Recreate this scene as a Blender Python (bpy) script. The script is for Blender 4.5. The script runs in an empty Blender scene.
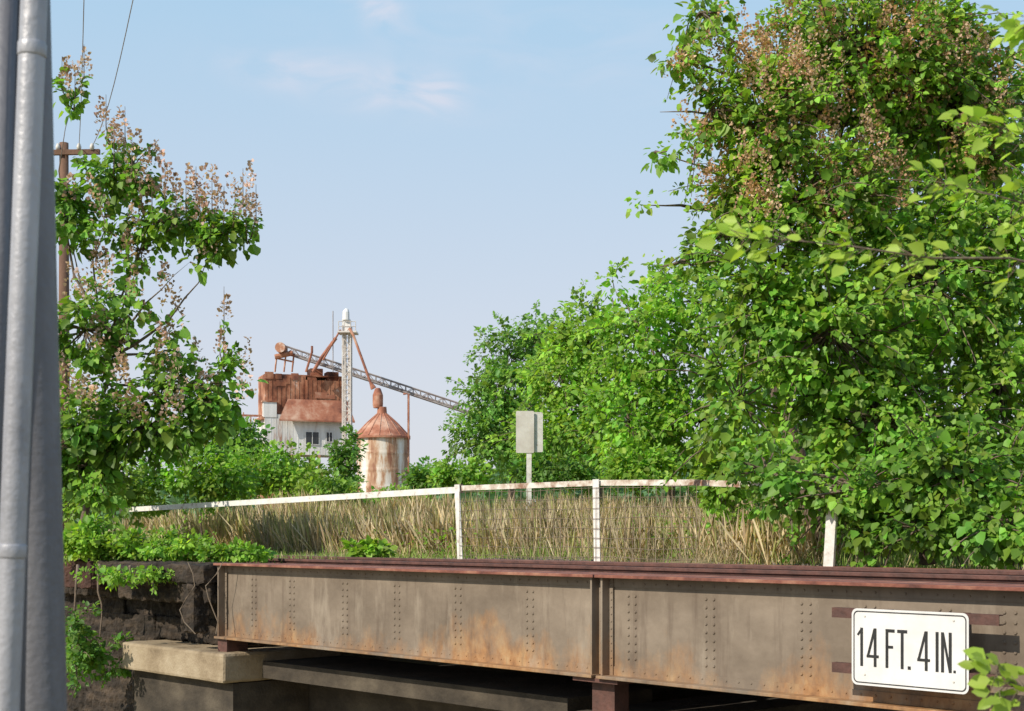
import bpy, math, random
import numpy as np
from mathutils import Vector
C=bpy.context.scene.collection
F=1422.0; HZ=533.0; CZ=0.4
def P(px,py,d): return Vector(((px-512)/F*d,d,CZ-(py-HZ)/F*d))
GX,GY=-3.835,19.0
UX,UY=0.6747,-0.7380
VX,VY=0.7380,0.6747
ROT=math.atan2(UY,UX)
def W(u,v,z=0): return Vector((GX+u*UX+v*VX,GY+u*UY+v*VY,z))
def solve_u(px,v):
    k=(px-512)/F
    return (k*(GY+v*VY)-(GX+v*VX))/(UX-k*UY)
def lerp(a,b,t): return a+(b-a)*t
def sst(a,b,x):
    t=max(0,min(1,(x-a)/(b-a))); return t*t*(3-2*t)
# ---------------------------------------------------------------- materials
def mat(name,cols,scale=4,detail=6,rough=.75,bump=.2,stretch=(1,1,1),metal=0,pos=None,dist=0,bscale=None):
    m=bpy.data.materials.new(name); m.use_nodes=True; nt=m.node_tree; N=nt.nodes; L=nt.links
    b=N['Principled BSDF']; b.inputs['Roughness'].default_value=rough; b.inputs['Metallic'].default_value=metal
    tc=N.new('ShaderNodeTexCoord'); mp=N.new('ShaderNodeMapping'); mp.inputs['Scale'].default_value=stretch
    L.new(tc.outputs['Object'],mp.inputs['Vector'])
    n=N.new('ShaderNodeTexNoise'); n.inputs['Scale'].default_value=scale; n.inputs['Detail'].default_value=detail
    n.inputs['Roughness'].default_value=.65; n.inputs['Distortion'].default_value=dist
    L.new(mp.outputs[0],n.inputs['Vector'])
    r=N.new('ShaderNodeValToRGB'); cr=r.color_ramp
    k=len(cols); pos=pos or [.3+.4*i/(k-1) for i in range(k)]
    while len(cr.elements)<k: cr.elements.new(.5)
    for i in range(k):
        cr.elements[i].position=pos[i]; cr.elements[i].color=(*cols[i],1)
    L.new(n.outputs['Fac'],r.inputs[0]); L.new(r.outputs[0],b.inputs['Base Color'])
    if bump:
        n2=N.new('ShaderNodeTexNoise'); n2.inputs['Scale'].default_value=bscale or scale*4; n2.inputs['Detail'].default_value=5
        L.new(tc.outputs['Object'],n2.inputs['Vector'])
        bp=N.new('ShaderNodeBump'); bp.inputs['Strength'].default_value=bump; bp.inputs['Distance'].default_value=.03
        L.new(n2.outputs['Fac'],bp.inputs['Height']); L.new(bp.outputs[0],b.inputs['Normal'])
    return m
def leafmat(name,trans=.45,rough=.5):
    m=bpy.data.materials.new(name); m.use_nodes=True; nt=m.node_tree; N=nt.nodes; L=nt.links
    b=N['Principled BSDF']; b.inputs['Roughness'].default_value=rough
    b.inputs['Specular IOR Level'].default_value=.4
    at=N.new('ShaderNodeAttribute'); at.attribute_name='Col'
    tc=N.new('ShaderNodeTexCoord'); n=N.new('ShaderNodeTexNoise'); n.inputs['Scale'].default_value=1.1; n.inputs['Detail'].default_value=4
    L.new(tc.outputs['Object'],n.inputs['Vector'])
    mr=N.new('ShaderNodeMapRange'); mr.inputs[1].default_value=.3; mr.inputs[2].default_value=.7; mr.inputs[3].default_value=.65; mr.inputs[4].default_value=1.3
    L.new(n.outputs['Fac'],mr.inputs[0])
    vm=N.new('ShaderNodeVectorMath'); vm.operation='SCALE'
    L.new(at.outputs['Color'],vm.inputs[0]); L.new(mr.outputs[0],vm.inputs['Scale'])
    L.new(vm.outputs[0],b.inputs['Base Color'])
    t=N.new('ShaderNodeBsdfTranslucent')
    v2=N.new('ShaderNodeVectorMath'); v2.operation='MULTIPLY'; v2.inputs[1].default_value=(1.4,1.4,.6)
    L.new(vm.outputs[0],v2.inputs[0]); L.new(v2.outputs[0],t.inputs['Color'])
    mx=N.new('ShaderNodeMixShader'); mx.inputs[0].default_value=trans
    L.new(b.outputs[0],mx.inputs[1]); L.new(t.outputs[0],mx.inputs[2])
    L.new(mx.outputs[0],N['Material Output'].inputs['Surface'])
    return m
M_leaf=leafmat('leaf_green'); M_dry=leafmat('dry_seed',.3,.8); M_grass=leafmat('grass_blade',.4,.7)
M_bark=mat('bark',[(.09,.06,.04),(.2,.15,.11)],6,bump=.6,stretch=(1,1,.3))
M_rust=mat('deck_rust',[(.08,.03,.024),(.21,.075,.05),(.34,.17,.11)],3.5,8,.85,.4)
M_rail=mat('rail_rust',[(.05,.025,.02),(.14,.06,.045)],5,6,.7,.3)
M_wood=mat('old_timber',[(.008,.006,.004),(.03,.021,.014),(.085,.06,.04)],3,9,.95,1.0,stretch=(.5,3,3))
M_redwood=mat('red_timber',[(.03,.013,.009),(.085,.035,.022)],4,8,.9,.8)
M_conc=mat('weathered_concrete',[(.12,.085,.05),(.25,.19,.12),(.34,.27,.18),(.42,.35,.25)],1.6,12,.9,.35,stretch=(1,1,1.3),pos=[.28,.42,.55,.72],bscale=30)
M_concd=mat('shaded_concrete',[(.02,.016,.012),(.06,.048,.035),(.11,.09,.065)],1.4,12,.95,.4,stretch=(1,1,1.6),bscale=25)  # darkened concrete: deep shade under the girder is put into the colour
M_white=mat('chipped_white_paint',[(.28,.15,.09),(.62,.6,.55),(.74,.73,.70)],9,6,.6,.15,pos=[.3,.4,.6])
M_whiterust=mat('rust_rail_paint',[(.24,.12,.07),(.5,.42,.34),(.7,.67,.6)],5,6,.6,.15,pos=[.38,.5,.62])
M_wire=mat('wire_steel',[(.16,.11,.07),(.25,.2,.15)],5,bump=0)
M_sign=mat('sign_white',[(.60,.58,.56),(.76,.75,.74)],2.5,7,.45,.03)
M_black=mat('sign_black',[(.012,.012,.012),(.03,.03,.03)],5,rough=.5,bump=0)
M_alu=mat('sign_back_metal',[(.50,.46,.40),(.68,.66,.61)],3,6,.55,.05,metal=.05)
M_pole=mat('grey_pole_metal',[(.09,.09,.10),(.15,.15,.165),(.20,.20,.215)],6,9,.5,.12,stretch=(1,1,.25),metal=.15,bscale=60)
M_cond=mat('pale_conduit',[(.22,.22,.24),(.36,.36,.385),(.45,.45,.475)],6,9,.45,.12,stretch=(1,1,.25),metal=.2,bscale=60)
M_elrust=mat('elevator_rust',[(.08,.03,.02),(.25,.09,.045),(.46,.22,.13),(.68,.60,.54)],.30,11,.85,.3,stretch=(1.3,1.3,.9),pos=[.36,.46,.56,.62])
M_elroof=mat('elevator_roof_rust',[(.16,.055,.035),(.36,.14,.08),(.55,.36,.26)],.45,10,.8,.3,pos=[.36,.5,.66])
M_elwhite=mat('elevator_white_siding',[(.34,.18,.12),(.62,.61,.59),(.76,.76,.75)],.4,8,.7,.2,stretch=(2.5,2.5,.4),pos=[.34,.43,.6])
M_silo=mat('silo_metal',[(.26,.11,.06),(.46,.28,.17),(.62,.54,.45),(.74,.71,.66)],.5,11,.65,.2,stretch=(1.8,1.8,.35),pos=[.42,.50,.55,.64])
M_tower=mat('tower_steel',[(.5,.42,.36),(.72,.71,.69)],1,5,.6,0)
M_conv=mat('conveyor_steel',[(.20,.15,.14),(.40,.37,.36)],.8,5,.7,0)
M_glass=mat('dark_pane',[(.02,.025,.03),(.05,.055,.06)],2,3,.3,0)
M_pine=mat('utility_pole_wood',[(.10,.055,.035),(.2,.11,.07)],3,6,.9,.4,stretch=(1,1,.2))
M_ground=mat('soil_and_thatch',[(.12,.12,.04),(.25,.21,.11),(.38,.31,.19)],1.3,10,.95,.8)
M_asph=mat('asphalt',[(.04,.04,.042),(.06,.06,.06)],8,8,.9,.3)
M_stone=mat('ballast_stone',[(.07,.06,.05),(.20,.17,.14)],9,6,.9,.6)
def girdermat():
    m=bpy.data.materials.new('girder_paint'); m.use_nodes=True; nt=m.node_tree; N=nt.nodes; L=nt.links
    b=N['Principled BSDF']; b.inputs['Roughness'].default_value=.62
    tc=N.new('ShaderNodeTexCoord')
    def noise(sc,st,det=8):
        mp=N.new('ShaderNodeMapping'); mp.inputs['Scale'].default_value=st; L.new(tc.outputs['Object'],mp.inputs[0])
        n=N.new('ShaderNodeTexNoise'); n.inputs['Scale'].default_value=sc; n.inputs['Detail'].default_value=det; n.inputs['Roughness'].default_value=.68
        L.new(mp.outputs[0],n.inputs['Vector']); return n.outputs['Fac']
    def ramp(f,cs):
        r=N.new('ShaderNodeValToRGB')
        while len(r.color_ramp.elements)<len(cs): r.color_ramp.elements.new(.5)
        for i,(p,c) in enumerate(cs): r.color_ramp.elements[i].position=p; r.color_ramp.elements[i].color=(*c,1)
        L.new(f,r.inputs[0]); return r.outputs[0]
    def mth(op,a,bb):
        n=N.new('ShaderNodeMath'); n.operation=op
        for i,x in enumerate((a,bb)):
            if isinstance(x,(int,float)): n.inputs[i].default_value=x
            else: L.new(x,n.inputs[i])
        return n.outputs[0]
    def mix(f,a,bb):
        n=N.new('ShaderNodeMix'); n.data_type='RGBA'; L.new(f,n.inputs[0])
        for i,x in ((6,a),(7,bb)):
            if isinstance(x,tuple): n.inputs[i].default_value=(*x,1)
            else: L.new(x,n.inputs[i])
        return n.outputs[2]
    base=ramp(noise(.8,(1,1,1.4),6),[(.3,(.11,.082,.058)),(.5,(.18,.14,.103)),(.72,(.265,.212,.16))])
    sep=N.new('ShaderNodeSeparateXYZ'); L.new(tc.outputs['Object'],sep.inputs[0])
    low=N.new('ShaderNodeMapRange'); low.inputs[1].default_value=-.35; low.inputs[2].default_value=-1.0; low.inputs[3].default_value=-.13; low.inputs[4].default_value=.18
    L.new(sep.outputs['Z'],low.inputs[0])
    s=mth('ADD',noise(.8,(1.3,1.3,.8)),low.outputs[0])
    f=ramp(s,[(.54,(0,0,0)),(.75,(.88,.88,.88))])
    rust=ramp(noise(5,(1,1,.6)),[(.3,(.14,.06,.022)),(.5,(.34,.17,.065)),(.72,(.48,.32,.16))])
    c=mix(f,base,rust)
    st=ramp(noise(3.2,(2.2,2.2,.22),5),[(.54,(0,0,0)),(.78,(.6,.6,.6))])
    c=mix(st,c,(.07,.042,.028))
    pale=ramp(noise(1.6,(1.5,1.5,.4),6),[(.56,(0,0,0)),(.72,(.6,.6,.6))])
    c=mix(pale,c,(.34,.285,.22))
    L.new(c,b.inputs['Base Color'])
    bp=N.new('ShaderNodeBump'); bp.inputs['Strength'].default_value=.2; bp.inputs['Distance'].default_value=.01
    L.new(noise(10,(1,1,1)),bp.inputs['Height']); L.new(bp.outputs[0],b.inputs['Normal'])
    return m
M_gird=girdermat()
# ---------------------------------------------------------------- mesh helpers
class MB:
    def __init__(s): s.v=[]; s.f=[]
    def box(s,x0,x1,y0,y1,z0,z1):
        b=len(s.v); s.v+=[(x0,y0,z0),(x1,y0,z0),(x1,y1,z0),(x0,y1,z0),(x0,y0,z1),(x1,y0,z1),(x1,y1,z1),(x0,y1,z1)]
        s.f+=[tuple(b+i for i in q) for q in ((0,3,2,1),(4,5,6,7),(0,1,5,4),(1,2,6,5),(2,3,7,6),(3,0,4,7))]; return s
    def poly(s,pts): b=len(s.v); s.v+=[tuple(p) for p in pts]; s.f.append(tuple(range(b,b+len(pts)))); return s
    def hexa(s,a,bq):
        b=len(s.v); s.v+=[tuple(p) for p in a]+[tuple(p) for p in bq]
        s.f+=[tuple(b+i for i in q) for q in ((0,3,2,1),(4,5,6,7),(0,1,5,4),(1,2,6,5),(2,3,7,6),(3,0,4,7))]; return s
    def tube(s,pts,r,n=8,cap=True):
        pts=[Vector(p) for p in pts]
        if not isinstance(r,(list,tuple)): r=[r]*len(pts)
        b=len(s.v)
        for i,p in enumerate(pts):
            d=(pts[min(i+1,len(pts)-1)]-pts[max(i-1,0)]).normalized()
            a=d.cross(Vector((0,0,1)) if abs(d.z)<.9 else Vector((1,0,0))).normalized(); c=d.cross(a)
            for k in range(n):
                t=2*math.pi*k/n; q=p+(a*math.cos(t)+c*math.sin(t))*r[i]; s.v.append(tuple(q))
        for i in range(len(pts)-1):
            for k in range(n):
                k2=(k+1)%n; s.f.append((b+i*n+k,b+i*n+k2,b+(i+1)*n+k2,b+(i+1)*n+k))
        if cap:
            s.f.append(tuple(b+k for k in range(n))[::-1]); s.f.append(tuple(b+(len(pts)-1)*n+k for k in range(n)))
        return s
    def rivet(s,x,y,z,r):
        b=len(s.v); n=6
        s.v+=[(x+r*math.cos(2*math.pi*k/n),y,z+r*math.sin(2*math.pi*k/n)) for k in range(n)]
        s.v+=[(x+.6*r*math.cos(2*math.pi*k/n),y-r*.55,z+.6*r*math.sin(2*math.pi*k/n)) for k in range(n)]
        for k in range(n): s.f.append((b+k,b+(k+1)%n,b+n+(k+1)%n,b+n+k))
        s.f.append(tuple(b+n+k for k in range(n)))
    def build(s,name,m,parent=None,smooth=False,org=None,bevel=0):
        me=bpy.data.meshes.new(name)
        vv=s.v if org is None else [(a-org[0],b-org[1],c-org[2]) for a,b,c in s.v]
        me.from_pydata(vv,[],s.f); me.materials.append(m)
        if smooth:
            for p in me.polygons: p.use_smooth=True
        me.update()
        o=bpy.data.objects.new(name,me); C.objects.link(o)
        if parent: o.parent=parent
        elif org is not None: o.location=org
        if bevel:
            md=o.modifiers.new('b','BEVEL'); md.width=bevel; md.segments=2; md.limit_method='ANGLE'
        return o
def tag(o,label=None,cat=None,group=None,kind=None):
    if label:o['label']=label
    if cat:o['category']=cat
    if group:o['group']=group
    if kind:o['kind']=kind
    return o
def thing(name,label,cat,loc=(0,0,0),rz=0,group=None):
    o=bpy.data.objects.new(name,None); C.objects.link(o); o.location=loc; o.rotation_euler=(0,0,rz); o.empty_display_size=.3
    return tag(o,label,cat,group)
def bthing(name,label,cat,group=None): return thing(name,label,cat,(GX,GY,0),ROT,group)
from mathutils import noise as mn
def rough(o,amp,fr,cuts=0.12):   # worn, uneven surface on a timber or block
    md=o.modifiers.new('r','REMESH'); md.mode='VOXEL'; md.voxel_size=cuts
    tx=bpy.data.textures.new('t','CLOUDS'); tx.noise_scale=fr
    d=o.modifiers.new('d','DISPLACE'); d.texture=tx; d.strength=amp; d.mid_level=.5; d.texture_coords='GLOBAL'
T6=np.array([[0,0,0],[.36,.26,.07],[.27,.66,.04],[0,1.0,-.10],[-.27,.66,.04],[-.36,.26,.07]])
def unit(a): return a/np.maximum(np.linalg.norm(a,axis=1,keepdims=True),1e-6)
def leaves(name,Pt,A,Nn,S,Col,m,parent=None,org=(0,0,0),wide=1.0,T=T6):
    n=len(Pt); A=unit(A); X=unit(np.cross(A,Nn)); Z=np.cross(X,A)
    S=S[:,None]
    V=np.empty((n,6,3))
    for k in range(6):
        V[:,k,:]=Pt+X*S*T[k,0]*wide+A*S*T[k,1]+Z*S*T[k,2]
    V=V.reshape(-1,3)-np.array(org)
    me=bpy.data.meshes.new(name)
    me.vertices.add(n*6); me.vertices.foreach_set('co',V.ravel())
    idx=(np.arange(n)[:,None]*6+np.array([0,1,2,3,0,3,4,5])[None,:]).ravel()
    me.loops.add(n*8); me.loops.foreach_set('vertex_index',idx.astype(np.int32))
    me.polygons.add(n*2); me.polygons.foreach_set('loop_start',(np.arange(n*2)*4).astype(np.int32))
    me.polygons.foreach_set('loop_total',np.full(n*2,4,np.int32))
    me.update(calc_edges=True)
    at=me.attributes.new('Col','FLOAT_COLOR','POINT')
    cc=np.ones((n,6,4)); cc[:,:,:3]=Col[:,None,:]
    at.data.foreach_set('color',cc.ravel())
    me.materials.append(m)
    o=bpy.data.objects.new(name,me); C.objects.link(o)
    if parent: o.parent=parent
    else: o.location=org
    return o
def rdirs(rg,n): return unit(rg.normal(size=(n,3)))
def colvar(rg,n,base,var=.3,yel=.25):
    base=np.array(base); c=np.repeat(base[None,:],n,0)*(1+var*rg.uniform(-1,1,(n,1)))
    y=rg.random((n,1))**2*yel; c=c*(1-y)+np.array([base[1]*.95,base[1]*1.15,base[2]*1.1])*y
    return np.clip(c,.004,.9)
def blob(px,py,rx,ry,d,rd=None,w=1.0):
    c=P(px,py,d); k=d/F; return (np.array(c),np.array([rx*k,(rd or (rx+ry)*.5)*k,ry*k]),w)
def seedspikes(rg,pts,h=.38,n=45,pink=False):
    Ps=[];As=[];Ns=[];Ss=[];Cs=[]
    pal=[(.52,.35,.31),(.60,.44,.41),(.42,.29,.22)] if pink else [(.56,.35,.22),(.48,.29,.17),(.64,.46,.33)]
    for p in pts:
        hh=h*rg.uniform(.6,1.4); lean=np.array([rg.uniform(-.3,.3),rg.uniform(-.3,.3),1])
        t=rg.random(n); r=(1-t)*.28*hh+.012; d=rdirs(rg,n); d[:,2]*=.3
        Ps.append(p+lean*t[:,None]*hh+d*r[:,None]); As.append(d+np.array([0,0,.5])); Ns.append(rdirs(rg,n))
        Ss.append(rg.uniform(.025,.055,n)*h/.38)
        b=np.array(pal[rg.integers(3)]); Cs.append(np.clip(b*(1+.4*rg.uniform(-1,1,(n,1))),.01,.9))
    return [np.concatenate(q) for q in (Ps,As,Ns,Ss,Cs)]
def tree(name,label,cat,base,blobs,ncl,per,cr,ls,col,seed,tr=.12,spikes=None,nspike=0,group=None,var=.3,yel=.25,wide=1.0,shell=.45,spikeh=.38,spikezone=None,twigs=.5,stemname='trunk',droop=.45,sprays=0,spl=.7,pink=False,spn=45,limb=1.0):
    rg=np.random.default_rng(seed); base=Vector(base)
    t=thing(name,label,cat,base,group=group)
    w=np.array([b[2]*b[1][0]*b[1][2] for b in blobs]); w/=w.sum()
    bi=rg.choice(len(blobs),ncl,p=w)
    d=rdirs(rg,ncl); rr=shell+(1-shell)*rg.random((ncl,1))**.6
    cen=np.array([blobs[i][0] for i in bi]); rad=np.array([blobs[i][1] for i in bi])
    cl=cen+d*rr*rad
    mb=MB()
    cm=np.average([b[0] for b in blobs],axis=0,weights=w)
    top=Vector((lerp(base.x,cm[0],.7),lerp(base.y,cm[1],.7),cm[2]))
    def path(a,b,bend,n=6):
        a=Vector(a);b=Vector(b);L=(b-a).length; o=Vector((rg.normal(),rg.normal(),rg.normal()*.5))*bend*L
        return [a.lerp(b,i/(n-1))+o*math.sin(math.pi*i/(n-1))*.5+Vector((rg.normal(),rg.normal(),rg.normal()))*L*.012*(0<i<n-1) for i in range(n)]
    tp=path(base,top,.12,8)
    mb.tube(tp,[tr*(1-.12*i) for i in range(8)],8)
    for i,b in enumerate(blobs):
        s=tp[min(7,2+int(rg.integers(0,6)))]; lo=[q for q in tp if q.z<b[0][2]+.2]; s=lo[-1] if lo else tp[1]
        mb.tube(path(s,b[0],.15,8),[tr*.42*(1-.135*k) for k in range(8)],6)
        ids=np.where(bi==i)[0]
        for j in ids[:int(len(ids)*twigs)]:
            mb.tube(path(b[0],cl[j],.18,5),[tr*.10*limb*(1-.2*k) for k in range(5)],4)
    n=ncl*per
    ci=np.repeat(np.arange(ncl),per)
    dd=rdirs(rg,n); off=dd*(rg.random((n,1))**.45)*cr*np.array([1,1,.72])
    csz=rg.uniform(.5,1.3,ncl)[ci][:,None]
    Pt=cl[ci]+off*csz
    out=unit((Pt-cen[ci])/rad[ci])
    A=dd*.8+out*.5+np.array([0,0,-droop])+rg.normal(size=(n,3))*.35
    Nn=np.array([-.35,-.45,.8])+out*.5+rg.normal(size=(n,3))*.5
    S=ls*(.4+1.0*rg.random(n)**1.4)*rg.uniform(.7,1.2,ncl)[ci]
    hue=rg.uniform(-1,1,(ncl,1))[ci]
    Co=colvar(rg,n,col,var,yel)*(1+.3*rg.uniform(-1,1,ncl))[ci][:,None]*(1+hue*np.array([.18,.02,-.05]))
    ex=[]
    if sprays:   # leafy shoots that break the outline
        k=rg.choice(ncl,sprays)
        for j in k:
            o_=unit((cl[j]-cen[j])[None,:]/rad[j])[0]; dr=o_+np.array([rg.normal()*.35,rg.normal()*.35,rg.uniform(-.2,.55)]); dr/=np.linalg.norm(dr)
            L=spl*rg.uniform(.5,1.3); p0=cl[j]; nl=int(7+L*18)
            pts=[Vector(p0+dr*L*f+np.array([0,0,-.35*L*f*f])) for f in (0,.35,.7,1)]
            mb.tube(pts,[.012,.009,.006,.003],4)
            f=np.sqrt(rg.random(nl)); q=p0+dr*L*f[:,None]+np.array([0,0,-.35*L])*(f**2)[:,None]
            sd_=rdirs(rg,nl); ex.append((q+sd_*ls*.25,sd_*.9+dr*.6+np.array([0,0,-droop]),np.array([-.3,-.4,.8])+rg.normal(size=(nl,3))*.45,ls*rg.uniform(.5,1.1,nl)*(1.15-.5*f),colvar(rg,nl,np.array(col)*1.15,var,yel)))
    if spikes:
        for q in spikes:   # each upright spike ends a leafy twig
            q=np.array(q); dist=np.linalg.norm((cl-q)*np.array([1,.4,1])+np.array([0,0,.3]),axis=1); c0=cl[int(np.argmin(dist))]
            mb.tube([Vector(c0),Vector(c0*.5+q*.5+np.array([0,0,-.12])),Vector(q)],[.02,.014,.01],5)
            nl=14; f=rg.random(nl)**.6; pp_=c0*(1-f[:,None])+q*f[:,None]; sd_=rdirs(rg,nl)
            ex.append((pp_+sd_*.06,sd_+np.array([0,0,-.4]),np.array([-.2,-.3,.9])+rg.normal(size=(nl,3))*.45,ls*rg.uniform(.5,1.1,nl),colvar(rg,nl,np.array(col)*1.1,var,yel)))
    if ex:
        Pt=np.concatenate([Pt]+[e[0] for e in ex]); A=np.concatenate([A]+[e[1] for e in ex]); Nn=np.concatenate([Nn]+[e[2] for e in ex]); S=np.concatenate([S]+[e[3] for e in ex]); Co=np.concatenate([Co]+[e[4] for e in ex])
    mb.build(stemname,M_bark,t,smooth=True,org=base)
    leaves('crown' if stemname=='trunk' else 'foliage',Pt,A,Nn,S,np.clip(Co,.004,.9),M_leaf,t,base,wide)
    sp=[]
    if nspike:
        k=rg.permutation(ncl).tolist()*3
        for j in k:
            p=cl[j]; o_=(cl[j]-cen[j])/rad[j]
            if o_[1]>.15 and o_[2]<.3: continue
            p=p+o_*cr*.7+np.array([0,0,cr*.35])+rg.normal(size=3)*cr*.5
            if spikezone:
                px=512+p[0]/p[1]*F; py=HZ-(p[2]-CZ)/p[1]*F
                if not spikezone(px,py): continue
            sp.append(p)
            if len(sp)>=nspike: break
    if spikes: sp+= [np.array(q) for q in spikes]
    if sp:
        q=seedspikes(rg,sp,spikeh,spn,pink)
        leaves('seed_heads',q[0],q[1],q[2],q[3],q[4],M_dry,t,base,1.3)
    if spikes:
        for q in spikes:
            sb=MB(); q=Vector(q); sb.tube([q+Vector((0,0,-.05)),q+Vector((0,0,spikeh*.5)),q+Vector((0,0,spikeh))],[.010,.007,.004],4)
            sb.build('stalk',M_bark,t,org=base)
    return t
# ---------------------------------------------------------------- terrain
def tz(u,v):
    low=-2.7-.45*max(0,-v-.2); low=max(low,-5.4)
    hi=-.07+.05*mn.noise(Vector((u*.3,v*.3,0)))
    hi+= .7*sst(6,14,v)*(.85+.35*mn.noise(Vector((u*.12,v*.12,4))))
    if u<-.2:
        f=sst(.6,.9,v) if u>-7 else sst(lerp(.6,-6,sst(-7,-12,u)),.9,v)
    else: f=sst(4.7,5.0,v)
    z=lerp(low,hi,f)
    c=sst(7.2,9,u)*(1-sst(14,15.6,u))
    if u>14:
        z=lerp(-1.2,-.07,sst(-2,0,v))
    z=lerp(z,-5.4,c)
    return z
def axis(a,b,st,far):
    r=[a+i*st for i in range(int((b-a)/st)+1)]
    d=st; x=r[-1]
    while x<far: d*=1.35; x+=d; r.append(x)
    d=st; x=r[0]
    while x>-far: d*=1.35; x-=d; r.insert(0,x)
    return r
us=sorted(axis(-20,24,.5,2500)+[-.21,-.19]); vs=sorted(axis(-14,40,.5,2500)+[.6,.75,.9,4.7,4.85])
mb=MB()
for v in vs:
    for u in us:
        p=W(u,v,tz(u,v)); mb.v.append(tuple(p))
nu=len(us)
for j in range(len(vs)-1):
    for i in range(nu-1):
        a=j*nu+i; mb.f.append((a,a+1,a+nu+1,a+nu))
g=mb.build('ground',M_ground,smooth=True); tag(g,kind='structure')
mb=MB(); mb.box(9.3,13.7,-80,80,-5.44,-5.385)
r=mb.build('road',M_asph); r.location=(GX,GY,0); r.rotation_euler=(0,0,ROT); tag(r,kind='structure')
mb=MB(); mb.hexa([(-60,1.0,-.3),(-.4,1.0,-.3),(-.4,3.9,-.3),(-60,3.9,-.3)],[(-60,1.2,-.06),(-.4,1.2,-.06),(-.4,3.6,-.06),(-60,3.6,-.06)])
r=mb.build('ballast_bed',M_stone); r.location=(GX,GY,0); r.rotation_euler=(0,0,ROT); tag(r,kind='structure')
# gravel stones along the far deck edge
rg=np.random.default_rng(12); n=2600
mb=MB()
for i in range(n):
    u=rg.uniform(-9,7); v=4.75+rg.random()**1.6*1.6; r_=rg.uniform(.015,.05); p=W(u,v,tz(u,v)+r_*.3)
    b=len(mb.v)
    for k in range(4):
        a=k*1.571+rg.random(); mb.v.append((p.x+r_*math.cos(a)*rg.uniform(.7,1.3),p.y+r_*math.sin(a),p.z-r_*.5))
    mb.v.append((p.x,p.y,p.z+r_*rg.uniform(.5,1)))
    for k in range(4): mb.f.append((b+k,b+(k+1)%4,b+4))
o=mb.build('gravel',M_stone); tag(o,'loose gravel strip along the far edge of the deck','gravel',kind='stuff')
# ---------------------------------------------------------------- bridge spans
def span(u0,u1,label,rivs):
    t=bthing('bridge_span',label,'bridge','bridge spans')
    H=1.0
    for vv,sgn in ((0,-1),(4.3,1)):
        w=MB(); w.box(u0,u1,vv-.01,vv+.01,-H+.03,-.035)
        if sgn<0:
            for ru in rivs:
                for du in (-.045,.045):
                    for k in range(9): w.rivet(ru+du,vv-.012,-.2-.075*k,.017)
            k=u0+.08
            while k<u1-.05:
                w.rivet(k,vv-.022,-.085,.012); w.rivet(k,vv-.022,-.92,.013); k+=.14
        w.build('web_plate',M_gird,t)
        a=MB(); a.box(u0,u1,vv-.022,vv-.0105,-.12,-.031); a.box(u0,u1,vv-.022,vv-.0105,-H+.03,-.885); a.build('flange_angle',M_gird,t)
        f=MB(); f.box(u0-.02,u1+.02,vv-.17,vv+.17,-.03,0); f.build('top_flange',M_rust,t,bevel=.004)
        f=MB(); f.box(u0,u1,vv-.17,vv+.17,-H-.0,-H+.03); f.build('bottom_flange',M_gird,t,bevel=.004)
        for su in (u0+.04,u1-.04):
            s=MB(); s.box(su-.012,su+.012,vv-.13,vv-.023,-H+.031,-.031); s.box(su-.06,su+.06,vv-.034,vv-.023,-H+.031,-.031)
            for k in range(12): s.rivet(su+.04,vv-.035,-.1-.07*k,.013)
            s.build('stiffener',M_gird,t)
    d=MB(); d.box(u0,u1,.171,4.129,-.12,-.08); d.build('deck_plate',M_rust,t)
    for k in range(int((u1-u0)/1.4)):
        c=MB(); x=u0+.6+1.4*k; c.box(x-.06,x+.06,.012,4.28,-.75,-.3); c.build('cross_beam',M_gird,t)
    return t
U_=lambda px:solve_u(px,-.01)
span(0,7.0,'left rusted plate girder span resting on the concrete abutment',[U_(p) for p in (254,292,345,397,458,530)])
span(7.06,15.6,'right rusted plate girder span carrying the white clearance sign',[U_(p) for p in (632,710,806,870,945,1010)])
b=bthing('bridge_bearing','small dark bearing block under the joint of the two girders','bearing')
mb=MB(); mb.box(6.7,7.3,-.12,.2,-1.045,-1.004); mb.build('sole_plate',M_rail,b); mb=MB(); mb.box(6.85,7.15,.0,.2,-1.4,-1.046); mb.build('pedestal',M_rail,b)
ab=bthing('bridge_abutment','pale stained concrete abutment under the left girder end','abutment')
mb=MB(); mb.box(-2.35,.45,-.30,1.6,-1.56,-1.17); o=mb.build('bearing_ledge',M_conc,ab); rough(o,.014,.3,.035)
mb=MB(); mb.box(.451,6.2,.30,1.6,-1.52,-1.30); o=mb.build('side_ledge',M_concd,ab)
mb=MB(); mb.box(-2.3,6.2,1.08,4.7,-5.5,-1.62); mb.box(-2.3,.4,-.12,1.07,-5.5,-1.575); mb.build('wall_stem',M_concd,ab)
mb=MB(); mb.box(.02,.25,-.12,.2,-1.17,-1.002); mb.build('bearing_plate',M_rail,ab)
pr=bthing('bridge_pier','concrete pier in shadow beneath the girder joint','pier')
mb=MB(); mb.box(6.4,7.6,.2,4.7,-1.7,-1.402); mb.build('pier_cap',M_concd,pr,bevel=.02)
mb=MB(); mb.box(6.5,7.4,.7,4.6,-5.5,-1.702); mb.build('pier_shaft',M_concd,pr,bevel=.02)
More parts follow.
